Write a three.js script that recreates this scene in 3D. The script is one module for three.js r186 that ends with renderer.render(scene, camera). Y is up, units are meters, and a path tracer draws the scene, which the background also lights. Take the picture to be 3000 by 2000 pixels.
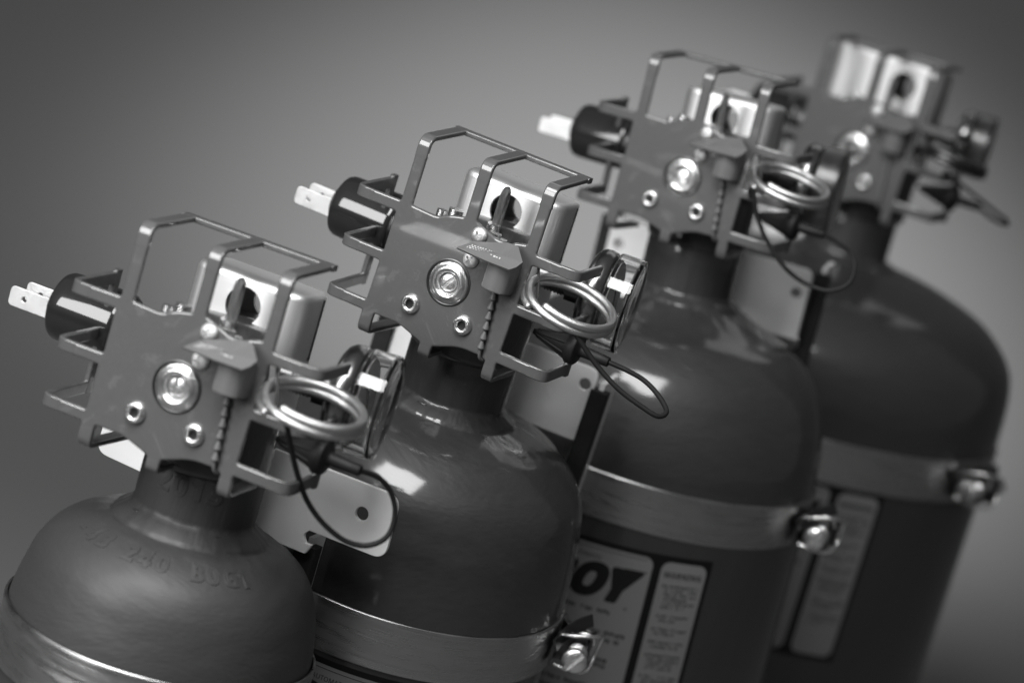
import * as THREE from 'three';
import { mergeGeometries } from 'three/addons/utils/BufferGeometryUtils.js';
import { ImprovedNoise } from 'three/addons/math/ImprovedNoise.js';
import { FontLoader } from 'three/addons/loaders/FontLoader.js';
import { TextGeometry } from 'three/addons/geometries/TextGeometry.js';
import { RectAreaLightUniformsLib } from 'three/addons/lights/RectAreaLightUniformsLib.js';
import { Brush, Evaluator, SUBTRACTION } from 'three-bvh-csg';

// ---------------------------------------------------------------- camera, light, exposure
const scene = new THREE.Scene();
const EYE = 0.56;                                   // lens height above the table sweep
const camera = new THREE.PerspectiveCamera(17.06, 1024 / 682, 0.05, 30);
camera.position.set(0, EYE, 0);
camera.rotation.order = 'XYZ';
camera.rotation.set(-0.21583, 0, 0.28162);          // looking down 12 degrees, rolled 16
camera.focus = 0.95;
camera.userData.fStop = 6.2;
scene.add(camera);
const renderer = new THREE.WebGLRenderer({ antialias: true });
renderer.setSize(1024, 682);
renderer.toneMapping = THREE.LinearToneMapping;
renderer.toneMappingExposure = 1.0;
renderer.shadowMap.enabled = true;
scene.background = new THREE.Color().setRGB(0.105, 0.105, 0.105);
RectAreaLightUniformsLib.init();
const WHITE = 0xffffff;
function softbox(name, [x, y, z], [tx, ty, tz], w, h, I) {
  const l = new THREE.RectAreaLight(WHITE, I, w, h);
  l.name = name; l.position.set(x, y + EYE, z); l.lookAt(tx, ty + EYE, tz); scene.add(l); return l;
}
softbox('key_softbox', [-0.27, 0.67, -0.37], [-0.02, -0.2, -1.0], 0.56, 0.5, 18);
softbox('strip_softbox', [-0.645, 0.16, -0.27], [-0.02, -0.1, -1.0], 0.32, 0.54, 15);
softbox('hair_softbox', [0.25, 0.55, -1.95], [0.02, -0.2, -1.05], 0.7, 0.3, 0.7);
const glow = new THREE.SpotLight(WHITE, 7.2, 0, 0.55, 1.0, 2);
glow.name = 'backdrop_spot'; glow.position.set(0.16, EYE + 0.52, -1.7); glow.target.position.set(0.1, EYE - 0.41, -2.2);
glow.castShadow = true; glow.shadow.radius = 6; scene.add(glow, glow.target);

// ---------------------------------------------------------------- helpers
let seed = 7; const rnd = () => { seed = (seed * 1664525 + 1013904223) >>> 0; return seed / 4294967296; };
const PN = new ImprovedNoise();
const counts = {};
function numbered(n) { const c = counts[n] = (counts[n] ?? -1) + 1; return c ? `${n}_${String(c).padStart(3, '0')}` : n; }
const S = g => g.scale(0.001, 0.001, 0.001);        // millimetres to metres
const V = (x, y, z = 0) => new THREE.Vector3(x, y, z);
function mesh(name, geo, mat, parent, off) {
  const m = new THREE.Mesh(geo, mat); m.name = name; m.castShadow = m.receiveShadow = true;
  if (off) m.position.copy(off);
  parent.add(m); return m;
}
function merge(list) { return mergeGeometries(list.map(g => { const n = g.index ? g.toNonIndexed() : g; for (const k of Object.keys(n.attributes)) if (!['position', 'normal', 'uv'].includes(k)) n.deleteAttribute(k); return n; })); }
function at(g, x, y, z, rx = 0, ry = 0, rz = 0) { g.rotateX(rx); g.rotateY(ry); g.rotateZ(rz); return g.translate(x, y, z); }
function roundedShape(pts) {                         // [x, y, r] corners rounded by r
  const s = new THREE.Shape(), n = pts.length;
  for (let i = 0; i < n; i++) {
    const [x, y, r = 0] = pts[i], a = pts[(i + n - 1) % n], b = pts[(i + 1) % n];
    if (!r) { i ? s.lineTo(x, y) : s.moveTo(x, y); continue; }
    const da = Math.hypot(a[0] - x, a[1] - y), db = Math.hypot(b[0] - x, b[1] - y), ra = Math.min(r, da * 0.45), rb = Math.min(r, db * 0.45);
    const p = [x + (a[0] - x) / da * ra, y + (a[1] - y) / da * ra], q = [x + (b[0] - x) / db * rb, y + (b[1] - y) / db * rb];
    i ? s.lineTo(...p) : s.moveTo(...p);
    s.quadraticCurveTo(x, y, ...q);
  }
  s.closePath(); return s;
}
const rrect = (x0, y0, x1, y1, r) => roundedShape([[x0, y0, r], [x1, y0, r], [x1, y1, r], [x0, y1, r]]);
const uvm = g => { const u = g.attributes.uv; for (let i = 0; i < u.count; i++) u.setXY(i, u.getX(i) * 0.001, u.getY(i) * 0.001); return g; };
function slab(shape, t, bevel = 0.6, seg = 12) {     // extruded along z, front face at z = 0
  const g = new THREE.ExtrudeGeometry(shape, { depth: t - 2 * bevel, bevelEnabled: bevel > 0, bevelThickness: bevel, bevelSize: bevel, bevelOffset: -bevel, bevelSegments: 3, curveSegments: seg });
  return uvm(g.translate(0, 0, -t + bevel));
}
// a flat bar of width w (along side) and thickness t swept along a polyline whose inner corners are bent with radius r
function bar(pts, side, w, t, r = 3.5) {
  const P = pts.map(p => V(...p)), path = [P[0]];
  for (let i = 1; i < P.length - 1; i++) {
    const a = P[i - 1].clone().sub(P[i]), b = P[i + 1].clone().sub(P[i]);
    const k = Math.min(r, a.length() * 0.49, b.length() * 0.49), A = P[i].clone().addScaledVector(a.normalize(), k), B = P[i].clone().addScaledVector(b.normalize(), k);
    for (let j = 0; j <= 8; j++) { const u = j / 8; path.push(A.clone().multiplyScalar((1 - u) ** 2).addScaledVector(P[i], 2 * u * (1 - u)).addScaledVector(B, u * u)); }
  }
  path.push(P[P.length - 1]);
  const sd = V(...side).normalize(), c = Math.min(0.7, t * 0.32), ring = [];
  for (const [sx, sy] of [[1, 1], [-1, 1], [-1, -1], [1, -1]]) for (let j = 0; j <= 3; j++) {
    const a0 = { '11': 0, '-11': 90, '-1-1': 180, '1-1': 270 }[`${sx}${sy}`], a = (a0 + j * 30) * Math.PI / 180;
    ring.push([sx * (w / 2 - c) + c * Math.cos(a), sy * (t / 2 - c) + c * Math.sin(a), Math.cos(a), Math.sin(a)]);
  }
  const pos = [], nor = [], uv = [], idx = []; let len = 0; const m = ring.length;
  path.forEach((p, i) => {
    const tg = path[Math.min(i + 1, path.length - 1)].clone().sub(path[Math.max(i - 1, 0)]).normalize();
    const up = new THREE.Vector3().crossVectors(tg, sd).normalize();
    if (i) len += p.distanceTo(path[i - 1]);
    for (let j = 0; j <= m; j++) {
      const [x, y, nx, ny] = ring[j % m], q = p.clone().addScaledVector(sd, x).addScaledVector(up, y), n = V(0, 0).addScaledVector(sd, nx).addScaledVector(up, ny);
      pos.push(q.x, q.y, q.z); nor.push(n.x, n.y, n.z); uv.push(len * 0.001, j / m * 0.015);
    }
  });
  for (let i = 0; i < path.length - 1; i++) for (let j = 0; j < m; j++) { const a = i * (m + 1) + j, b = a + m + 1; idx.push(a, b, a + 1, a + 1, b, b + 1); }
  const g = new THREE.BufferGeometry();
  for (const e of [0, path.length - 1]) {            // end caps
    const tg = e ? path[e].clone().sub(path[e - 1]) : path[0].clone().sub(path[1]); tg.normalize();
    const c0 = pos.length / 3, p = path[e]; pos.push(p.x, p.y, p.z); nor.push(tg.x, tg.y, tg.z); uv.push(0, 0);
    for (let j = 0; j <= m; j++) { const k = (e * (m + 1) + j) * 3; pos.push(pos[k], pos[k + 1], pos[k + 2]); nor.push(tg.x, tg.y, tg.z); uv.push(0, 0); }
    for (let j = 0; j < m; j++) e ? idx.push(c0, c0 + 2 + j, c0 + 1 + j) : idx.push(c0, c0 + 1 + j, c0 + 2 + j);
  }
  g.setAttribute('position', new THREE.Float32BufferAttribute(pos, 3)); g.setAttribute('normal', new THREE.Float32BufferAttribute(nor, 3)); g.setAttribute('uv', new THREE.Float32BufferAttribute(uv, 2)); g.setIndex(idx);
  // make the winding agree with the normals
  const ix = g.index.array, pa = g.attributes.position, na = g.attributes.normal;
  for (let i = 0; i < ix.length; i += 3) {
    const a = V(0, 0).fromBufferAttribute(pa, ix[i]), b = V(0, 0).fromBufferAttribute(pa, ix[i + 1]).sub(a), d = V(0, 0).fromBufferAttribute(pa, ix[i + 2]).sub(a);
    if (b.cross(d).dot(V(0, 0).fromBufferAttribute(na, ix[i])) < 0) { const t0 = ix[i + 1]; ix[i + 1] = ix[i + 2]; ix[i + 2] = t0; }
  }
  return g;
}
function lathe(pts, seg = 64) { return new THREE.LatheGeometry(pts.map(p => new THREE.Vector2(p[0], p[1])), seg); }
// lathe profile with small rounded corners (keeps shading crisp); axis turned to +z (towards the viewer) or +x
const toZ = g => g.rotateX(Math.PI / 2), toX = g => g.rotateZ(-Math.PI / 2);
function tube(pts, r, seg = 64, rad = 10, closed = false) { return new THREE.TubeGeometry(new THREE.CatmullRomCurve3(pts.map(p => V(...p)), closed, 'centripetal'), seg, r, rad, closed); }
function ball(r) { return new THREE.SphereGeometry(r, 14, 10); }

// ---------------------------------------------------------------- textures and materials (the photograph is black and white: all greys)
function dataTex(w, h, f, rep = 1, srgb = false) {
  const d = new Uint8Array(w * h * 4);
  for (let y = 0; y < h; y++) for (let x = 0; x < w; x++) { const v = Math.max(0, Math.min(255, f(x / w, y / h, x, y) * 255)), i = (y * w + x) * 4; d[i] = d[i + 1] = d[i + 2] = v; d[i + 3] = 255; }
  const t = new THREE.DataTexture(d, w, h); t.wrapS = t.wrapT = THREE.RepeatWrapping; t.repeat.set(rep, rep); t.magFilter = THREE.LinearFilter; t.minFilter = THREE.LinearMipmapLinearFilter; t.generateMipmaps = true;
  if (srgb) t.colorSpace = THREE.SRGBColorSpace; t.needsUpdate = true; return t;
}
const per = (u, v, f, z) => { const a = u * 2 * Math.PI, b = v * 2 * Math.PI; return PN.noise(Math.cos(a) * f / 6.28 + 9.1, Math.sin(a) * f / 6.28 + Math.cos(b) * f / 6.28 + z, Math.sin(b) * f / 6.28 + 3.3); };
const mottle = dataTex(256, 256, (u, v) => 0.5 + 0.35 * per(u, v, 9, 1) + 0.3 * per(u, v, 27, 5) + 0.12 * per(u, v, 70, 8));
const peel = dataTex(512, 512, (u, v) => 0.5 + 0.55 * per(u, v, 14, 2) + 0.25 * per(u, v, 60, 4) + 0.08 * per(u, v, 150, 6));
const rows = Array.from({ length: 512 }, () => rnd());
const brush = dataTex(256, 512, (u, v, x, y) => 0.45 + 0.35 * (rows[y] - 0.5) + 0.2 * per(u, v, 6, 3) + 0.12 * (rows[(y * 7 + 31) % 512] - 0.5));
const fineRows = dataTex(8, 1024, (u, v, x, y) => 0.5 + 0.5 * (rows[(y * 37 + 11) % 512] - 0.5) + 0.35 * (rows[(y >> 1) % 512] - 0.5));
const wear = dataTex(256, 512, (u, v, x, y) => 0.72 + 0.25 * per(u, v, 20, 31) + 0.2 * (rows[y] - 0.5) + (per(u, v, 60, 33) > 0.5 ? 0.15 : 0));
const sparkle = dataTex(256, 256, (u, v) => 0.5 + 0.5 * per(u, v, 90, 2) + 0.4 * (rnd() - 0.5));
const scuff = dataTex(512, 512, (u, v) => { const n = per(u, v, 16, 11) + 0.35 * per(u, v, 75, 13) + 0.3 * per(u, v, 170, 17); return 0.77 + 0.03 * per(u, v, 40, 9) + 0.2 * Math.max(0, Math.min(1, (n - 0.34) * 4)); });
const dust = dataTex(512, 512, (u, v) => 0.9 + 0.12 * per(u, v, 24, 21) + (rnd() < 0.0016 ? 0.6 : 0));
const G = v => new THREE.Color().setRGB(v, v, v);
const P = o => new THREE.MeshPhysicalMaterial(o);
function rep(t, a, b) { const c = t.clone(); c.repeat.set(a, b); c.needsUpdate = true; return c; }
const M = {
  guard: P({ color: G(0.105), map: rep(scuff, 11, 11), roughness: 0.4, clearcoat: 1, clearcoatRoughness: 0.05, bumpMap: rep(peel, 20, 20), bumpScale: 0.00003, specularIntensity: 0.5 }),
  body: P({ color: G(0.023), roughness: 0.6, map: rep(dust, 3, 2), clearcoat: 0.85, clearcoatRoughness: 0.12, bumpMap: rep(peel, 2, 1.2), bumpScale: 0.00025 }),
  drip: P({ color: G(0.022), roughness: 0.5, clearcoat: 1, clearcoatRoughness: 0.06 }),
  bodySatin: P({ color: G(0.029), roughness: 0.6, clearcoat: 0.2, clearcoatRoughness: 0.4, bumpMap: rep(peel, 2, 1.2), bumpScale: 0.0002 }),
  steel: P({ color: G(0.82), metalness: 1, roughness: 0.26, bumpMap: rep(mottle, 4, 4), bumpScale: 0.00006 }),
  zinc: P({ color: G(0.8), metalness: 1, roughness: 0.42, bumpMap: rep(sparkle, 60, 60), bumpScale: 0.00008 }),
  ringSteel: P({ color: G(0.62), metalness: 1, roughness: 0.36, bumpMap: rep(brush, 2, 2), bumpScale: 0.00008 }),
  lever: P({ color: G(0.30), metalness: 1, roughness: 0.42, bumpMap: rep(sparkle, 3, 2), bumpScale: 0.0003 }),
  bore: P({ color: G(0.02), metalness: 0.6, roughness: 0.5 }),
  box: P({ color: G(0.88), metalness: 1, roughness: 0.5, bumpMap: rep(brush, 9, 9), bumpScale: 0.00003 }),
  coil: P({ color: G(0.015), roughness: 0.3, clearcoat: 1, clearcoatRoughness: 0.05, specularIntensity: 0.15 }),
  rubber: P({ color: G(0.012), roughness: 0.75, bumpMap: rep(sparkle, 2, 9), bumpScale: 0.0006 }),
  cord: P({ color: G(0.010), roughness: 0.55, specularIntensity: 0.5 }),
  bracket: P({ color: G(0.92), roughness: 0.35, roughnessMap: rep(mottle, 6, 6), clearcoat: 0.4, clearcoatRoughness: 0.2 }),
  strap: P({ color: G(0.46), metalness: 1, roughness: 0.42, roughnessMap: rep(wear, 1, 1), bumpMap: rep(fineRows, 1, 1), bumpScale: 0.00008 }),
  boxDull: P({ color: G(0.62), metalness: 1, roughness: 0.55 }),
  gaugeCase: P({ color: G(0.3), metalness: 1, roughness: 0.25 }),
  dark: P({ color: G(0.10), metalness: 1, roughness: 0.3 }),
  glass: P({ color: G(1), roughness: 0.03, transmission: 1, thickness: 0.002, ior: 1.5 }),
  glassDull: P({ color: G(0.5), roughness: 0.3, transmission: 1, thickness: 0.002, ior: 1.5, specularIntensity: 0.3 }),
  dial: P({ color: G(0.2), roughness: 0.6 }),
  seal: P({ color: G(0.115), roughness: 0.45, specularIntensity: 0.6 }),
  print: P({ color: G(0.4), roughness: 0.3 }),
  backdrop: P({ color: G(0.14), roughness: 0.95, specularIntensity: 0.1 }),
};

// ---------------------------------------------------------------- the setting: one seamless sweep, table to wall
{
  const pts = []; const z0 = 1.5, zc = -1.6, R = 1.25;
  for (let i = 0; i <= 10; i++) pts.push([z0 + (zc - z0) * i / 10, 0]);
  for (let i = 1; i <= 24; i++) { const a = i / 24 * Math.PI / 2; pts.push([zc - R * Math.sin(a), R - R * Math.cos(a)]); }
  for (let i = 1; i <= 8; i++) pts.push([zc - R, R + 1.9 * i / 8]);
  const pos = [], uv = [], idx = [], X = [-3.2, 3.2];
  pts.forEach(([z, y], i) => X.forEach((x, j) => { pos.push(x, y, z); uv.push(j, i / pts.length); }));
  for (let i = 0; i < pts.length - 1; i++) { const a = 2 * i; idx.push(a, a + 1, a + 2, a + 1, a + 3, a + 2); }
  const g = new THREE.BufferGeometry(); g.setAttribute('position', new THREE.Float32BufferAttribute(pos, 3)); g.setAttribute('uv', new THREE.Float32BufferAttribute(uv, 2)); g.setIndex(idx); g.computeVertexNormals();
  const m = mesh('studio_backdrop', g, M.backdrop, scene); m.userData = { kind: 'structure', label: 'plain grey seamless studio backdrop sweeping up behind the cylinders', category: 'backdrop' };
}

// ---------------------------------------------------------------- shared head (millimetres; origin on the big centre screw, z towards the plate's front)
const T = 2.2;
const plateOutline = [[-32.6, 47], [-32.6, 25.3, 1], [-47, 25.1], [-47, 19.9], [-33.5, 19.9, 0.8], [-33.6, 2.2, 0.8], [-47, 2.0], [-47, -2.8], [-34.1, -2.9, 0.8], [-34.6, -20.9, 0.8], [-47, -20.9], [-47, -25.9],
  [-35.1, -26, 0.8], [-35, -29], [-29.2, -29], [-28.9, -25.7, 0.8], [-17, -25.5, 3], [-5, -29.3, 0.6], [-4.8, -31], [0.8, -31], [1.2, -29, 0.6], [12.7, -24.6, 4], [22.3, -24.3, 2], [25.8, -25.4, 0.6], [25.9, -28], [31.2, -28], [31.1, -24.6, 0.8],
  [47, -24.6], [47, -19.4], [31.3, -19.2, 0.7], [31.8, -1.9, 0.8], [47, -1.9], [47, 2.6], [32.1, 2.6, 0.7], [32.8, 20.3, 1], [47, 20.7], [47, 25.4], [33.1, 25.5, 0.8], [33.2, 47], [27.9, 47], [27.8, 28, 0.8], [22.6, 26.8, 0.7], [21, 25.6, 0.8], [14.4, 25.3, 2], [3.3, 29.1, 0.8],
  [3.2, 47], [-2.4, 47], [-2.4, 28.9, 0.8], [-8.6, 27.5, 3], [-14.6, 24.6, 2], [-27, 25.1, 0.8], [-27, 47]].reverse();
const H = {};
H.plate = S(slab(roundedShape(plateOutline), T, 0.9));
const zm = -T / 2;
H.posts = [-29.8, 0.4, 30.5].map(x => S(bar([[x, 45.5, zm], [x, 54.3, zm], [x, 56.2, -35]], [1, 0, 0], 5.75, T + 0.08, 4.6)));
H.prongs = [];
for (const [y, w] of [[22.5, 5.3], [-0.38, 4.9], [-23.4, 5.1]]) H.prongs.push(S(bar([[-45.5, y, zm], [-53.6, y, zm], [-53.9, y + 1.2, -36]], [0, 1, 0], w, T + 0.08, 4)));
for (const [y, w] of [[23.05, 4.8], [0.35, 4.6], [-22, 5.3]]) H.prongs.push(S(bar([[45.5, y, zm], [53.4, y, zm], [53.6, y + 0.6, -26]], [0, 1, 0], w, T + 0.08, 4)));
H.feet = [S(bar([[-32.1, -27.5, zm], [-32.1, -34.6, zm], [-32, -35, -34]], [1, 0, 0], 5.85, T + 0.08, 4)), S(bar([[-2, -30, zm], [-2, -34, zm], [-2, -33.6, -14]], [1, 0, 0], 5.65, T + 0.08, 3)), S(bar([[28.6, -27, zm], [28.6, -33, zm], [28.6, -32.5, -26]], [1, 0, 0], 5.45, T + 0.08, 3.5))];
H.rails = [S(bar([[-33, 56.2, -36.6], [33.6, 56.2, -36.6]], [0, 0.0, 1], 5, T + 0.3)), S(bar([[-53.9, 27, -35.6], [-53.9, -24.8, -35.6]], [0, 0, 1], 4.6, T + 0.3)), S(bar([[53.6, 3.5, -25.2], [53.6, -24.6, -25.2]], [0, 0, 1], 4.8, T + 0.3))];
// screws and rivets: the axis points at the viewer
H.washer = S(toZ(lathe([[9.2, -0.4], [9.2, 0.6], [8.6, 1.1], [8.1, 1.0], [7.6, 1.6], [6.6, 2.3], [5.6, 2.2], [4.7, 1.2], [4.4, 0.2], [4.3, -0.6]], 56)));
{
  const e = new Evaluator(); e.useGroups = false;
  const head = new Brush(toZ(lathe([[0.001, -0.5], [3.9, -0.5], [3.9, 0.4], [3.4, 1.0], [2.2, 1.4], [0.001, 1.55]].reverse().reverse(), 40)));
  const cut = new Brush(at(new THREE.BoxGeometry(1.7, 9, 1.6), 0, 0, 1.4, 0, 0, -0.55)); head.updateMatrixWorld(); cut.updateMatrixWorld();
  H.slotScrew = S(e.evaluate(head, cut, SUBTRACTION).geometry);
  let ph = new Brush(toZ(lathe([[0.001, -0.4], [3.6, -0.4], [3.6, 0.6], [3.2, 1.6], [2.2, 2.35], [1.1, 2.7], [0.001, 2.8]], 40))); ph.updateMatrixWorld();
  for (const a of [0.5, 0.5 + Math.PI / 2]) { const c = new Brush(at(new THREE.BoxGeometry(0.85, 3.9, 2.2), 0, 0, 2.3, 0, 0, a)); c.updateMatrixWorld(); ph = e.evaluate(ph, c, SUBTRACTION); ph.updateMatrixWorld(); }
  H.crossScrew = S(ph.geometry);
  // sheet-metal head box: hollow, with a hole through front and back
  const plan = (x, z0, z1, r) => rrect(-x, -z0, x, -z1, r);
  const solid = (x, za, zb, r, y0, y1, b) => { const g = new THREE.ExtrudeGeometry(plan(x, za, zb, r), { depth: y1 - y0 - 2 * b, bevelEnabled: true, bevelThickness: b, bevelSize: b, bevelOffset: -b, bevelSegments: 4, curveSegments: 10 }); g.translate(0, 0, y0 + b); g.rotateX(-Math.PI / 2); return uvm(g); };
  const makeBox = (x0, y1 = 41.2, hx = 0.4, hy = 29.8) => { const wide = (g) => { const p = g.attributes.position; for (let i = 0; i < p.count; i++) if (p.getX(i) < -10) p.setX(i, p.getX(i) + x0); return g; };
  const o = new Brush(wide(solid(24.8, -38, -66, 8.5, -10, y1, 2.4))), inn = new Brush(wide(solid(23.3, -39.5, -64.5, 7, -12, y1 - 1.6, 1))), hole = new Brush(new THREE.CylinderGeometry(7.6, 7.6, 60, 48).rotateX(Math.PI / 2).translate(hx, hy, -52));
  for (const b of [o, inn, hole]) b.updateMatrixWorld();
  let r = e.evaluate(o, inn, SUBTRACTION); r.updateMatrixWorld(); r = e.evaluate(r, hole, SUBTRACTION);
  return S(r.geometry); };
  H.box = makeBox(0); H.wideBox = makeBox(-16, 53, 4.5, 38.5);
}
H.rivet = S(toZ(lathe([[4.3, -0.3], [4.35, 0.7], [4.1, 1.5], [3.4, 2.2], [2.7, 2.3], [2.1, 1.9], [1.85, 1.2], [1.8, -2]], 40)));
H.bore = S(toZ(new THREE.CylinderGeometry(1.82, 1.82, 0.4, 24)));
H.bush = S(toZ(new THREE.CylinderGeometry(4.4, 4.4, 0.4, 32)));
H.seam = S(merge([bar([[24.95, 39, -58], [24.95, 15, -58]], [0, 0, 1], 1.0, 0.5), at(new THREE.CylinderGeometry(1.1, 1.1, 0.4, 18).rotateZ(Math.PI / 2), 24.9, 14.6, -58)]));
// neck block that carries plate, box, coil and gauge
H.valve = S(merge([lathe([[0.001, -37], [24.2, -37], [25.4, -36], [26, -34], [26, -6], [25, -4], [21, -3], [19, 10], [17, 24], [0.001, 25]], 56).translate(0, 0, -43), at(new THREE.CylinderGeometry(9.5, 9.5, 36, 28).rotateX(Math.PI / 2), 0, 0, -20), at(new THREE.BoxGeometry(46, 30, 9), -1, 2, -8)]));
// coil
const cy = 3, cz = -45;
H.coil = S(toX(lathe([[0.001, 0], [8, 0], [9, 0.6], [9, 2.2], [12.6, 2.6], [13.6, 3.2], [14.2, 4.6], [14.4, 8], [14.4, 30], [14.0, 32], [13, 33], [0.001, 33]].map(([r, y]) => [r, y]), 64)).translate(-81, cy, cz));
function blade(z, y) {
  const sh = roundedShape([[-100, y - 4.1, 2.2], [-79, y - 4.1], [-79, y + 4.1], [-100, y + 4.1, 2.2]]); const h = new THREE.Path(); h.absarc(-93, y, 1.15, 0, 6.2832, true); sh.holes.push(h);
  return S(slab(sh, 0.9, 0.2, 8).translate(0, 0, z));
}
H.blades = [blade(-40, 0.6), blade(-52.5, 1.4)];
H.coilStem = S(toX(lathe([[6, 0], [6, 12], [8, 12], [8, 18], [0.001, 18]], 6)).translate(-48, cy, cz));
// lever eye in front of the box hole
H.lever = S(tube([[5.4, 22, -17], [5.1, 29, -17.3], [4.8, 37, -17.6], [4.7, 40.6, -18.2], [4.6, 42.3, -19.6], [4.5, 42.4, -21], [4.4, 41, -22.4], [4.4, 36, -23], [4.5, 29, -23], [4.6, 22, -22.6]], 1.5, 60, 12));
H.ferrule = S(at(new THREE.CylinderGeometry(2.7, 2.9, 3, 20), 5, 26, -16.5, 0.15, 0, 0));
H.bolts = [[-16.5, 24.8, -9, 2.6], [-10.4, 27.2, -9, 3.6], [8.6, 23.4, -12, 3.2], [12.4, 22, -12, 2.4]].map(([x, y, z, r]) => S(at(new THREE.CylinderGeometry(r, r, 9, 6), x, y - 3, z, 0, 0.4, 0)));
// gauge: axis along +x from the valve block
const gy = 8.5, gz = -43;
const gTurn = g => g.translate(-25, 0, -gz).rotateY(0.17).translate(25, 0, gz);
H.gaugeStem = S(gTurn(merge([at(new THREE.CylinderGeometry(5, 5, 18, 24).rotateZ(Math.PI / 2), 31, gy, gz), ...[0, 1, 2, 3, 4, 5].map(i => at(new THREE.TorusGeometry(5, 0.55, 6, 24).rotateY(Math.PI / 2), 27 + i * 1.5, gy, gz)), at(new THREE.CylinderGeometry(7, 7, 9, 6).rotateZ(Math.PI / 2), 41, gy, gz)])));
H.gaugeCase = S(gTurn(toX(lathe([[0.001, 43], [9, 43], [12, 43.4], [17, 44], [19.4, 45.4], [20.6, 47.4], [21, 50], [20.4, 52.6], [18.6, 54], [0.001, 54]], 72)).translate(0, gy, gz)));
H.gaugeDial = S(gTurn(toX(new THREE.CylinderGeometry(17.5, 17.5, 0.5, 48)).translate(56, gy, gz)));
H.gaugeLens = S(gTurn(toX(lathe([[18.6, 54.2], [20.9, 54.2], [21.2, 55], [21.2, 65.4], [20.5, 66.2], [16, 66.6], [0.001, 66.8], [0.001, 65.2], [16, 65], [18.9, 64.4], [19.2, 63.4], [18.8, 55], [18.6, 54.2]], 72)).translate(0, gy, gz)));
H.gaugeHand = S(gTurn(at(new THREE.BoxGeometry(0.5, 17, 1), 57.2, gy + 4, gz + 3, 0.6, 0, 0)));
// gland in the right lower prong
H.gland = S(merge([toX(lathe([[0.001, 36], [1.2, 36], [5.4, 52], [7.3, 54], [7.3, 57.2], [6.4, 58], [3.2, 58.4], [2.6, 60], [2.4, 67], [2.2, 72], [1.6, 72.4], [0.001, 72.4]], 28)).translate(0, -10.2, -20), ...[0.4, 1.4, 2.4, 3.6, 4.8, 5.8].map(a => bar([[38, -10.2 + 1.4 * Math.sin(a), -20 + 1.4 * Math.cos(a)], [53, -10.2 + 5.6 * Math.sin(a), -20 + 5.6 * Math.cos(a)]], [0, Math.cos(a), -Math.sin(a)], 1.4, 1.4))]));
// split ring: two turns of wire
function splitRing(c, n, R, r) {
  const q = new THREE.Quaternion().setFromUnitVectors(V(0, 1, 0), V(...n).normalize()), pts = [];
  for (let i = 0; i <= 96; i++) { const u = i / 96, a = u * 2 * Math.PI * 1.93 + 2.2; pts.push(V((R + 0.5 * Math.sin(a * 0.5)) * Math.cos(a), (u - 0.5) * r * 3.5, R * Math.sin(a)).applyQuaternion(q).add(V(...c)).toArray()); }
  return S(merge([tube(pts, r, 220, 14), at(ball(r), ...pts[0]), at(ball(r), ...pts[96])]));
}
H.rings = [[0.12, 0.97, 0.16], [0.2, 0.95, 0.18], [0.18, 0.95, 0.2], [0.1, 0.99, -0.04]].map(n => splitRing([53.6, 10.6, -2], n, 19.2, 1.7));
H.pullStrap = S(bar([[33.5, 21, -6], [36, 16, -4], [37.8, 11, -3.5], [38, 5, -6], [36.4, 0, -12], [33, -10, -24]], [0.3, 0.2, 1], 3.6, 1.1, 3));
// seal block, flag and beaded tail
H.sealBlock = S(at(new THREE.ExtrudeGeometry(roundedShape([[-6.6, 0], [-6.6, -4, 1.5], [-5, -8.6, 3], [0, -10.4, 5], [5, -8.6, 3], [6.6, -4, 1.5], [6.6, 0]]), { depth: 12.6, bevelEnabled: true, bevelThickness: 0.8, bevelSize: 0.8, bevelOffset: -0.8, bevelSegments: 3, curveSegments: 8 }), 0, 0, 0, -Math.PI / 2).rotateX(0).translate(22.2, 6.4, 0.1));
{ // flag: a thin tab slanting towards the viewer
  const back = [[5.3, 20.6, 2], [20.6, 25.9, 2.2], [25.5, 26.2, 2.4]], front = [[32.6, 22.6, 11], [31.2, 20.1, 12.4], [28.6, 18.0, 13], [17.2, 17.6, 12.4], [2.8, 17.8, 11.4]];
  const pts = [...back, ...front].map(p => V(...p)), n = V(0, 0.78, 0.62), top = pts.map(p => p.clone().addScaledVector(n, 0.5)), bot = pts.map(p => p.clone().addScaledVector(n, -0.5));
  const pos = [], tri = (a, b, c) => pos.push(...a.toArray(), ...b.toArray(), ...c.toArray()), N = pts.length, cen = a => a.reduce((s, p) => s.add(p), V(0, 0)).divideScalar(N), ct = cen(top), cb = cen(bot);
  for (let i = 0; i < N; i++) { const j = (i + 1) % N; tri(ct, top[i], top[j]); tri(cb, bot[j], bot[i]); tri(top[i], bot[j], top[j]); tri(top[i], bot[i], bot[j]); }
  const g = new THREE.BufferGeometry(); g.setAttribute('position', new THREE.Float32BufferAttribute(pos, 3)); g.setAttribute('uv', new THREE.Float32BufferAttribute(new Array(pos.length / 3 * 2).fill(0), 2)); g.computeVertexNormals();
  H.flag = S(g);
  const marks = [];
  for (let r = 0; r < 3; r++) for (let i = 0; i < 16 - 2 * r; i++) { const u = (i + 0.5 + 0.3 * rnd()) / 17, v = 0.38 + r * 0.17; const a = V(7, 20.8, 3).lerp(V(29, 23.6, 5), u), b = V(5, 18.2, 11).lerp(V(30, 19.4, 12.2), u), p = a.lerp(b, v).addScaledVector(n, 0.55); marks.push(at(new THREE.BoxGeometry(0.3 + 0.6 * rnd(), 0.3, 0.35 + 0.7 * rnd()), p.x, p.y, p.z, 0.9, 0, 0.05)); }
  H.flagMarks = S(merge(marks));
}
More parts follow.
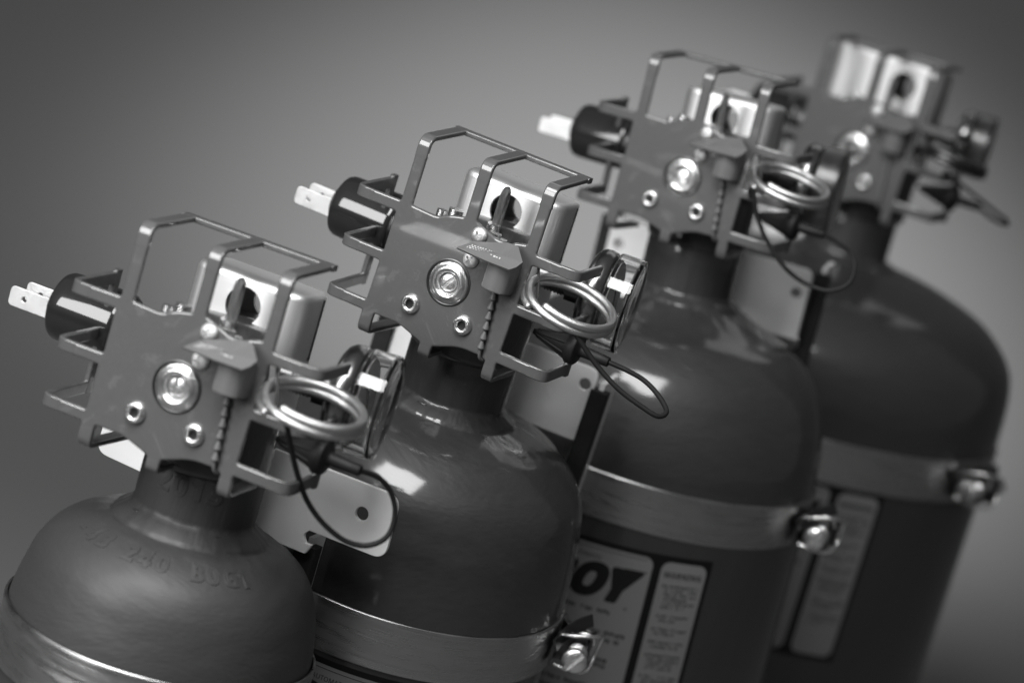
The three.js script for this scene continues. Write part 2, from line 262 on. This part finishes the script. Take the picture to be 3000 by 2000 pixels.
H.beads = [[21.4, 2.4], [21.8, -1.9], [22.2, -6.2], [22.5, -10.7], [22.8, -15.1], [23, -19.3]].map(([x, y], i) => S(at(lathe([[0.001, 2.1], [0.55, 2.1], [0.75, 1.4], [1.45, -1.0], [1.5, -1.4], [0.9, -1.9], [0.6, -2.3], [0.001, -2.3]], 16), x, y, 1.7, 0, 0, 0.05)));
H.tail = S(tube([[20.9, 8, 1.6], [21.4, 2, 1.6], [22.2, -6, 1.6], [22.9, -18, 1.6], [23.2, -22.6, 1.5], [23.6, -24.9, 0.6], [24.6, -25.9, -1.5], [25.6, -25.4, -3.4]], 0.75, 60, 8));
{ const g = []; for (const [x, y] of [[-0.2, 0]]) g.push(at(toZ(lathe([[10.2, -0.05], [10.2, 0.35], [9.3, 0.35], [9.3, -0.05]], 48)), x, y, 0)); H.recess = S(merge(g)); }

// ---------------------------------------------------------------- label print (flat print on the cylinders)
function labelTex() {
  const W = 1420, Hh = 980, c = document.createElement('canvas'); c.width = W; c.height = Hh; const x = c.getContext('2d');   // 10 px per mm; x = 0 is 62 mm left of the middle
  x.fillStyle = '#0a0a0a'; x.fillRect(0, 0, W, Hh);
  const panel = (a, b, y0, y1) => { x.fillStyle = '#868686'; x.beginPath(); const r = 46; x.moveTo(a + r, y0); x.arcTo(b, y0, b, y1, r); x.arcTo(b, y1, a, y1, r); x.arcTo(a, y1, a, y0, r); x.arcTo(a, y0, b, y0, r); x.fill(); };
  panel(22, 1112, 26, 955); panel(1156, 1398, 30, 955);
  x.strokeStyle = '#1a1a1a'; x.lineWidth = 3; x.beginPath(); x.moveTo(60, 44); x.lineTo(1080, 44); x.stroke();
  x.fillStyle = '#161616';
  x.font = '30px sans-serif'; x.textAlign = 'right'; x.fillText('AUTOMATIC', 860, 98);
  x.save(); x.transform(1, 0, -0.32, 1, 0, 0); x.font = 'bold 225px sans-serif'; x.textAlign = 'right'; x.lineWidth = 26; x.lineJoin = 'round'; x.strokeStyle = '#161616'; x.fillText('BOY', 1105, 285); x.strokeText('BOY', 1105, 285); x.restore();
  x.beginPath(); x.moveTo(980, 108); x.lineTo(1098, 106); x.lineTo(980, 165); x.fill();
  x.font = '24px sans-serif'; x.fillText('®', 1040, 322);
  const greek = (x0, x1, y, h, dens = 0.75) => { let p = x0; while (p < x1) { const w = h * (0.35 + rnd() * 0.5); if (rnd() < dens) { x.globalAlpha = 0.75 + 0.25 * rnd(); x.fillRect(p, y + (rnd() < 0.3 ? -h * 0.25 : 0), w * 0.7, h * (0.75 + 0.25 * rnd())); } p += w; } x.globalAlpha = 1; };
  greek(620, 960, 345, 20); for (const [y, a, b] of [[450, 500, 1050], [484, 520, 1030], [590, 620, 1010], [622, 680, 1000], [740, 560, 980], [790, 600, 960], [850, 520, 900]]) greek(a, b, y, 22, 0.85);
  x.font = 'bold 42px sans-serif'; x.textAlign = 'center'; x.fillText('WARNING', 1277, 112);
  let y = 150; for (const n of [6, 2, 2, 2, 4, 3, 3]) { for (let i = 0; i < n && y < 930; i++) { greek(1182 + (i ? 18 : 0), i === n - 1 ? 1290 + rnd() * 60 : 1370, y, 13, 0.8); y += 22; } y += 26; }
  const t = new THREE.CanvasTexture(c); t.colorSpace = THREE.SRGBColorSpace; t.anisotropy = 8; return t;
}
M.label = P({ map: labelTex(), metalness: 0.35, roughness: 0.5 });
const font = await new FontLoader().loadAsync('fonts/droid/droid_sans_bold.typeface.json');

// ---------------------------------------------------------------- one cylinder after another
const UNITS = [
  { p: [-0.116, -0.2335, -0.8247], yaw: -0.2844, tx: -0.0386, tz: -0.0122, ax: 1.8, R: 62.6, dome: [[32.2, -62.4], [38.5, -64.2], [46.3, -68.4], [52.4, -74], [57, -82], [60, -93], [61.8, -103], [62.6, -116]], collar: -56, band: -105, bandTilt: 0, clampA: 68, label: 0,
    loop: [[49.7, 9.6, 14], [49.6, -1, 4], [52.6, -15.2, -6], [57.2, -27, -14], [64.4, -35, -20], [73.5, -39.8, -26], [80.9, -38.9, -30], [85.9, -33.5, -32], [85.9, -24.7, -33], [82.6, -16.9, -31], [77.5, -11.8, -26], [72, -10.2, -20]] },
  { p: [-0.0325, -0.1907, -0.9471], yaw: -0.341, tx: 0.032, tz: -0.0333, ax: 0.4, R: 78.8, dome: [[32, -63.6], [39.8, -65.4], [47.6, -67.8], [56, -71.8], [66.2, -81], [71.8, -89.4], [75.6, -104], [77.8, -120], [78.8, -136]], collar: -58, band: -138.5, bandTilt: 0, clampA: 104, label: 0,
    loop: [[60.4, 7.4, 14], [67, 1.3, 11], [76.8, -6.5, 8], [86.9, -12.1, 6], [98.4, -16.2, 3], [106, -18, 0], [107.4, -16.4, -4], [101.6, -13.4, -10], [91, -10.6, -16], [81, -10.4, -20], [72, -10.2, -20]] },
  { p: [0.0593, -0.1429, -1.1299], yaw: -0.3869, tx: -0.0057, tz: 0.0451, ax: 0.4, R: 92.4, dome: [[31.2, -66], [47.8, -74.6], [62.2, -80.4], [74.2, -89.4], [82, -99.8], [87.6, -114], [91, -130], [92.4, -148]], collar: -61, band: -143, bandTilt: 0.05, clampA: 92, label: 0,
    loop: [[41.9, 4.3, 14], [46.8, -7.5, 12], [55.1, -18.5, 10], [65.7, -27.6, 8], [76.1, -32.2, 5], [87.7, -32.8, 3], [95.3, -27.7, 0], [95.6, -21, -5], [91, -14.4, -10], [82, -11.8, -16], [72, -10.2, -20]] },
  { s: 1.12, p: [0.1682, -0.1317, -1.3989], yaw: -0.43, tx: -0.0007, tz: 0.0062, ax: -1.5, R: 115.8, dome: [[32, -63.6], [48.4, -66.4], [68.4, -71.6], [89.5, -80], [102.4, -90], [110.4, -100.6], [113.8, -112], [115.3, -127], [115.8, -144]], collar: -59.5, band: -143, bandTilt: 0, clampA: 77, label: 18,
    loop: [[58, 4, 10], [72.5, -1.8, 5], [87.9, -7.4, 5], [93.6, -9.6, 4], [94.6, -11.6, 2], [92, -12.8, -2], [83, -12.4, -8], [72, -10.4, -18]] },
];
const LAB = [
  ['smallest fire extinguisher cylinder, at the lower left in front of the others', 'light mounting bracket behind the neck of the smallest cylinder, with a hooked notch'],
  ['second smallest fire extinguisher cylinder, the one in sharp focus with the seal flag', 'light mounting bracket strapped to the second smallest, sharply focused cylinder'],
  ['third fire extinguisher cylinder, its BOY label and WARNING panel half visible', 'light mounting bracket with holes on both sides of the third cylinder neck'],
  ['largest fire extinguisher cylinder, blurred at the far right end of the row', 'blurred strap bracket around the largest cylinder at the far right'],
];
function headParts(root, off, k) {
  const guard = mesh('guard_cage', H.plate, M.guard, root, off);
  const sub = (n, g, m = M.guard) => mesh(n, g, m, guard);
  for (const g of H.posts) sub('guard_post', g);
  for (const g of H.prongs) sub('guard_prong', g);
  for (const g of H.feet) sub('guard_foot', g);
  for (const g of H.rails) sub('guard_rail', g);
  mesh('valve_body', H.valve, M.body, root, off);
  const box = mesh('head_box', k === 3 ? H.wideBox : H.box, k === 3 ? M.boxDull : M.box, root, off); mesh('seam', H.seam, M.dark, box);
  const put = (n, g, m, x, y, z = 0, par = root) => { const q = mesh(n, g, m, par); q.position.set(x / 1000, y / 1000, z / 1000); if (par === root) q.position.add(off); return q; };
  const w = put('washer', H.washer, M.steel, -0.2, 0, 0); put('backing_ring', H.recess, M.dark, 0, 0, 0, w);
  put('slotted_screw', H.slotScrew, k === 3 ? M.dark : M.steel, -0.2, 0, -0.1).rotation.z = [0.7, 0, 1.2, 2.1][k];
  for (const [x, y] of [[-14, -15], [11.6, -14.8]]) { const r = put('rivet', H.rivet, M.steel, x, y, 0); put('rivet_bore', H.bore, M.bore, 0, 0, 0.1, r); }
  for (const [x, y] of [[6.6, 24.2], [6.3, 13.1]]) put('cross_head_screw', H.crossScrew, M.zinc, x, y, 0).rotation.z = k * 0.7 + y * 0.1;
  const coil = mesh('solenoid_coil', H.coil, M.coil, root, off); for (const b of H.blades) mesh('terminal_blade', b, M.zinc, coil); mesh('coil_stem', H.coilStem, M.zinc, coil);
  const lev = mesh('lever_eye', H.lever, M.lever, root, off); mesh('ferrule', H.ferrule, M.steel, lev);
  for (const g of H.bolts) mesh('valve_bolt', g, M.steel, root, off);
  const ga = mesh('pressure_gauge', H.gaugeCase, M.gaugeCase, root, off); if (k === 3) { ga.scale.setScalar(0.85); ga.position.add(V(3.7, 11.3, -6.5).multiplyScalar(0.001)); } mesh('gauge_stem', H.gaugeStem, M.dark, ga); mesh('gauge_dial', H.gaugeDial, M.dial, ga); mesh('gauge_lens', H.gaugeLens, k > 1 ? M.glassDull : M.glass, ga); mesh('gauge_hand', H.gaugeHand, M.bore, ga);
  mesh('pull_ring', H.rings[k], k === 3 ? M.dark : M.ringSteel, root, off);
  mesh('pull_strap', H.pullStrap, M.guard, root, off);
  mesh('cable_gland', H.gland, M.cord, root, off);
  const seal = mesh('tamper_seal', H.sealBlock, M.seal, root, off); const fl = mesh('seal_flag', H.flag, M.seal, seal);
  if (k < 2) mesh('seal_print', H.flagMarks, M.print, seal).userData.kind = 'stuff';
  for (const b of H.beads) mesh('bead', b, M.seal, seal); mesh('seal_tail', H.tail, M.seal, seal);
}
function dent(g, cx, cz, R) { return g; }
// raised lettering wrapped round the dome or neck
function emboss(str, size, map, step) {
  const out = []; let u = 0;
  for (const ch of str) {
    if (ch !== ' ') { const g = new TextGeometry(ch, { font, size, depth: 0.9, curveSegments: 4, bevelEnabled: true, bevelThickness: 0.35, bevelSize: 0.25, bevelSegments: 2 }), p = g.attributes.position; for (let i = 0; i < p.count; i++) { const q = map(u + p.getX(i), p.getY(i), p.getZ(i)); p.setXYZ(i, ...q); g.attributes.uv.setXY(i, 0.5, 0.5); } g.computeVertexNormals(); out.push(g); }
    u += step;
  }
  return S(merge(out));
}
UNITS.forEach((u, k) => {
  const rot = new THREE.Euler(u.tx, u.yaw, u.tz, 'ZXY'), q = new THREE.Quaternion().setFromEuler(rot), tilt = Math.hypot(u.tx, u.tz);
  const sc0 = u.s ?? 1, Hm = ((u.p[1] + EYE) / sc0 - u.R * 0.001 * Math.sin(tilt)) / Math.cos(tilt) * 1000;      // head height above the base
  const baseLocal = V(u.ax, -Hm, -43).multiplyScalar(0.001);
  const place = o => { o.position.set(u.p[0], u.p[1] + EYE, u.p[2]).add(baseLocal.clone().multiplyScalar(sc0).applyQuaternion(q)); o.rotation.copy(rot); o.scale.setScalar(sc0); };
  const off = baseLocal.clone().negate();
  const root = new THREE.Group(); root.name = numbered('fire_extinguisher'); scene.add(root); place(root);
  root.userData = { label: LAB[k][0], category: 'fire extinguisher', group: 'row of fire extinguisher cylinders' };
  const ya = y => y + Hm;                                                                  // head y to height above the base, mm
  // shell: one lathe from base to neck
  const dome = new THREE.CatmullRomCurve3(u.dome.map(([r, y]) => V(r, y)), false, 'centripetal').getPoints(60).map(p => [p.x, p.y]).reverse();
  const cw = u.collar, d0 = u.dome[0];
  const prof = [[0.001, -Hm], [u.R - 6, -Hm], [u.R - 1.6, -Hm + 1.6], [u.R, -Hm + 6], ...Array.from({ length: 9 }, (_, i) => [u.R, -Hm + 6 + (dome[0][1] - 2 + Hm - 6) * (i + 1) / 10]), ...dome, [d0[0] - 0.8, d0[1] + 0.9], [d0[0] - 1.4, d0[1] + 2], [26.6, cw - 1.2], [25.4, cw], [24.9, cw + 0.8], [24.8, cw + 2], [24.8, -45], [24.8, -36.5], [23, -36]];
  const shellG = lathe(prof.map(([r, y]) => [r, ya(y)]), 200).rotateY(Math.PI);
  { const p = shellG.attributes.position;                                                  // hand-finished weld: the collar and shoulder are never quite true
    for (let i = 0; i < p.count; i++) { const x = p.getX(i), y = p.getY(i) - Hm, z = p.getZ(i), r = Math.hypot(x, z) || 1, a = 0.5 * Math.exp(-(((y - cw + 4) / 6) ** 2)) + (y > -140 && y < cw ? 0.12 : 0.05), d = a * (PN.noise(x / r * 2.6 + k * 7, y / 9, z / r * 2.6) + 0.6 * PN.noise(x / r * 7, y / 4 + k * 5, z / r * 7)); p.setX(i, x * (1 + d / r)); p.setZ(i, z * (1 + d / r)); p.setY(i, p.getY(i) + d * 0.6); }
    shellG.computeVertexNormals(); }
  const shell = mesh('cylinder_shell', S(shellG), k ? M.body : M.bodySatin, root);
  const rAt = y => { for (let i = 1; i < dome.length; i++) if (y <= dome[i][1]) { const [r0, y0] = dome[i - 1], [r1, y1] = dome[i]; return [r0 + (r1 - r0) * (y - y0) / (y1 - y0), (r1 - r0) / (y1 - y0)]; } return [d0[0], -2]; };
  if (k === 0) {
    const g = emboss('-4B 240 B0G1', 7, (x, y, z) => { const th = (-40 + x / 46 * 57.3) * Math.PI / 180, yy = -69.2 + y * 0.62, [r, sl] = rAt(yy), n = Math.hypot(1, sl), e = z * 0.36 - 0.1; return [(r + e / n) * Math.sin(th), ya(yy) - e * sl / n, (r + e / n) * Math.cos(th)]; }, 6.9);
    mesh('stamped_text', g, M.bodySatin, shell);
    mesh('stamped_text', emboss('2013', 8.5, (x, y, z) => { const th = (-19.5 + x / 24.8 * 57.3) * Math.PI / 180, r = 24.65 + z * 0.36; return [r * Math.sin(th), ya(-45 + y), r * Math.cos(th)]; }, 7.2), M.bodySatin, shell);
  }
  if (k < 3) {                                                                              // a few thick spots left in the paint round the collar
    const drops = [];
    for (let i = 0; i < 12; i++) { const th = -1.5 + rnd() * 2.9, r = 26 + rnd() * 5, yy = cw - (r - 25) * 0.9, w = 0.4 + rnd() * 0.8; drops.push(new THREE.SphereGeometry(1, 10, 8).scale(w * 2.4, w * 0.6, w * 0.7).rotateY(th).translate(r * Math.sin(th), ya(yy) - 0.3, r * Math.cos(th))); }
    mesh('paint_run', S(merge(drops)), M.drip, shell).userData.kind = 'stuff';
  }
  headParts(root, off, k);
  // tether: runs from the split ring to the gland
  const lp = u.loop; mesh('tether_cord', S(merge([tube(lp, 1.1, 90, 10), tube([[lp[0][0] - 1.5, lp[0][1] - 3.4, lp[0][2] - 3], [lp[0][0] - 2.4, lp[0][1] + 0.5, lp[0][2] - 1.2], [lp[0][0] - 0.8, lp[0][1] + 1.6, lp[0][2] + 0.4], lp[0]], 1.1, 16, 10)])), M.cord, root, off);
  // printed label on the shell
  if (k > 0) {
    const a0 = (-62 + u.label) / u.R, top = [0, -164.6, -177.5, -166][k], arc = 142 / u.R;
    mesh('printed_label', S(new THREE.CylinderGeometry(u.R + 0.25, u.R + 0.25, 98, 72, 1, true, a0, arc).translate(0, ya(top - 49), 0)), M.label, root);
  }
  // ------------------------------------------------ bracket with strap
  const br = new THREE.Group(); br.name = numbered('mounting_bracket'); scene.add(br); place(br);
  br.userData = { label: LAB[k][1], category: 'bracket', group: 'brackets strapped to the cylinders' };
  const bw = 23.4, b0 = u.band;
  const strapG = lathe([[u.R + 0.15, 0], [u.R + 0.15, -bw], [u.R + 0.9, -bw], [u.R + 1.25, -bw + 0.5], [u.R + 1.3, -bw + 2], [u.R + 1.3, -2], [u.R + 1.25, -0.5], [u.R + 0.9, 0], [u.R + 0.15, 0]].reverse(), 160);
  { const p = strapG.attributes.position, w = strapG.attributes.uv; for (let i = 0; i < p.count; i++) w.setXY(i, w.getX(i) * 2, p.getY(i) / 60); }
  const strap = mesh('strap', S(strapG), M.strap, br); strap.position.y = ya(b0) / 1000; strap.rotation.z = -u.bandTilt;
  const cl = new THREE.Group(); cl.name = 'strap_clamp'; br.add(cl); cl.position.y = (ya(b0 - bw / 2) - u.bandTilt * u.R * 1.4) / 1000; cl.rotation.y = u.clampA * Math.PI / 180;      // local +z is outward, +x is along the strap, away from the viewer
  const Rz = u.R;
  for (const s of [-1, 1]) mesh('clamp_tab', S(merge([bar([[s * 16, 0, Rz + 1.9], [s * 5, 0, Rz + 2.2], [s * 4.4, 0, Rz + 16], [s * 7, 0, Rz + 17]], [0, 1, 0], bw - 9, 1.4, 3)])), M.dark, cl);
  mesh('clamp_bolt', S(merge([at(new THREE.CylinderGeometry(2.4, 2.4, 40, 18).rotateZ(Math.PI / 2), 2, 0, Rz + 12.5), at(new THREE.CylinderGeometry(4.6, 4.6, 4.5, 6).rotateZ(Math.PI / 2), 9, 0, Rz + 12.5)])), M.steel, cl);
  { const h = H.slotScrew; const sc = mesh('clamp_screw_head', h, M.steel, cl); sc.scale.setScalar(1.5); sc.rotation.set(0, -Math.PI / 2, 0); sc.position.set(-0.019, 0, (Rz + 12.5) / 1000); }
  mesh('latch_bail', S(tube([[-12, 7, Rz + 3], [-13, 9, Rz + 9], [-11, 10.5, Rz + 16], [-6, 10, Rz + 20], [2, 8, Rz + 21], [4, 2, Rz + 20.5], [2, -5, Rz + 20], [-6, -8, Rz + 19], [-12, -8, Rz + 12], [-13, -7, Rz + 4]], 0.85, 60, 8)), M.steel, cl);
  mesh('latch_hook', S(merge([bar([[-20, 4, Rz + 2.2], [-10, 6, Rz + 4], [0, 9, Rz + 8], [7, 11.5, Rz + 14]], [0, 0.9, -0.4], 6, 1.2, 5)])), M.dark, cl);
  mesh('clamp_spring', S(merge([...[0, 1, 2, 3].map(i => at(new THREE.TorusGeometry(4.2, 0.7, 6, 24).rotateY(Math.PI / 2), -9 - i * 2, 0, Rz + 12.5)), tube([[-6, 6, Rz + 8], [-8, 9.5, Rz + 12], [-7, 9, Rz + 17], [-5, 5, Rz + 18]], 0.9, 20, 8)])), M.steel, cl);
  // back plate, ears, side flanges with rubber trim
  const B = k === 0 ? { yaw: 0, z: -47, x: 66, top: -33.5, bot: -63, fl: 31, hx: 52, hy: -46, flt: -66 } : k === 1 ? { yaw: 0.12, z: -57, x: 51, top: -38, bot: -74, fl: 54, hx: 46, hy: -46.5, flt: -44 } : k === 2 ? { yaw: 0.17, z: -57, x: 57, top: -43, bot: -82, fl: 61, hx: 50.5, hy: -57, flt: -42 } : { yaw: 0.55, z: -57, x: 34, top: -40, bot: -74, fl: 37, hx: 26, hy: -54, flt: -60 };
  const pl = new THREE.Group(); pl.name = 'bracket_plate'; br.add(pl); pl.rotation.y = B.yaw;
  let sh;
  if (k === 0) sh = roundedShape([[-B.x - 4, B.top, 7], [B.x, B.top, 7], [B.x + 1, -61, 6], [32, -61, 0.4], [30, -63.5, 1.6], [32, -66.5, 0.4], [35, -66.4, 0.6], [33, -71, 0.5], [-33, -71, 0.5], [-35, -65, 0.5], [-B.x - 5, -63, 6]].reverse());
  else sh = roundedShape([[-B.x, B.top, 5], [B.x, B.top, 5], [B.x, B.bot, 1], [-B.x, B.bot, 1]].reverse());
  for (const s of [-1, 1]) { const h = new THREE.Path(); h.absarc(s * B.hx, B.hy, 2.9, 0, 6.2832, true); sh.holes.push(h); }
  mesh('ear_plate', S(slab(sh, 2.4, 0.4).translate(0, ya(0), B.z)), M.bracket, pl);
  const zb = -u.R - 5, zf = -Math.sqrt(Math.max(0, u.R ** 2 - B.fl ** 2)) - 1.5, bot = -Hm + 12;
  mesh('back_plate', S(merge([slab(rrect(-B.fl, ya(bot), B.fl, ya(B.bot - 22), 2), 2.4, 0.4).translate(0, 0, zb - 1.5), bar([[0, ya(B.bot + (k ? 1 : -5)), B.z - 1.2], [0, ya(B.bot - 24), zb - 2.6]], [1, 0, 0], B.fl * 1.9, 2)])), M.bracket, pl);
  for (const s of [-1, 1]) {
    const f0 = Math.min(zf, B.z + 2);
    mesh('side_flange', S(at(new THREE.BoxGeometry(2.4, B.flt - bot, f0 - zb + 4), s * B.fl, ya((B.flt + bot) / 2), (f0 + zb - 4) / 2)), M.bracket, pl);
    mesh('rubber_trim', S(merge([bar([[s * B.fl, ya(B.flt - 3), f0 + 0.6], [s * B.fl, ya(bot), f0 + 0.6]], [1, 0, 0], k ? 8.4 : 9.4, 8)])), M.rubber, pl);
  }
});
renderer.render(scene, camera);
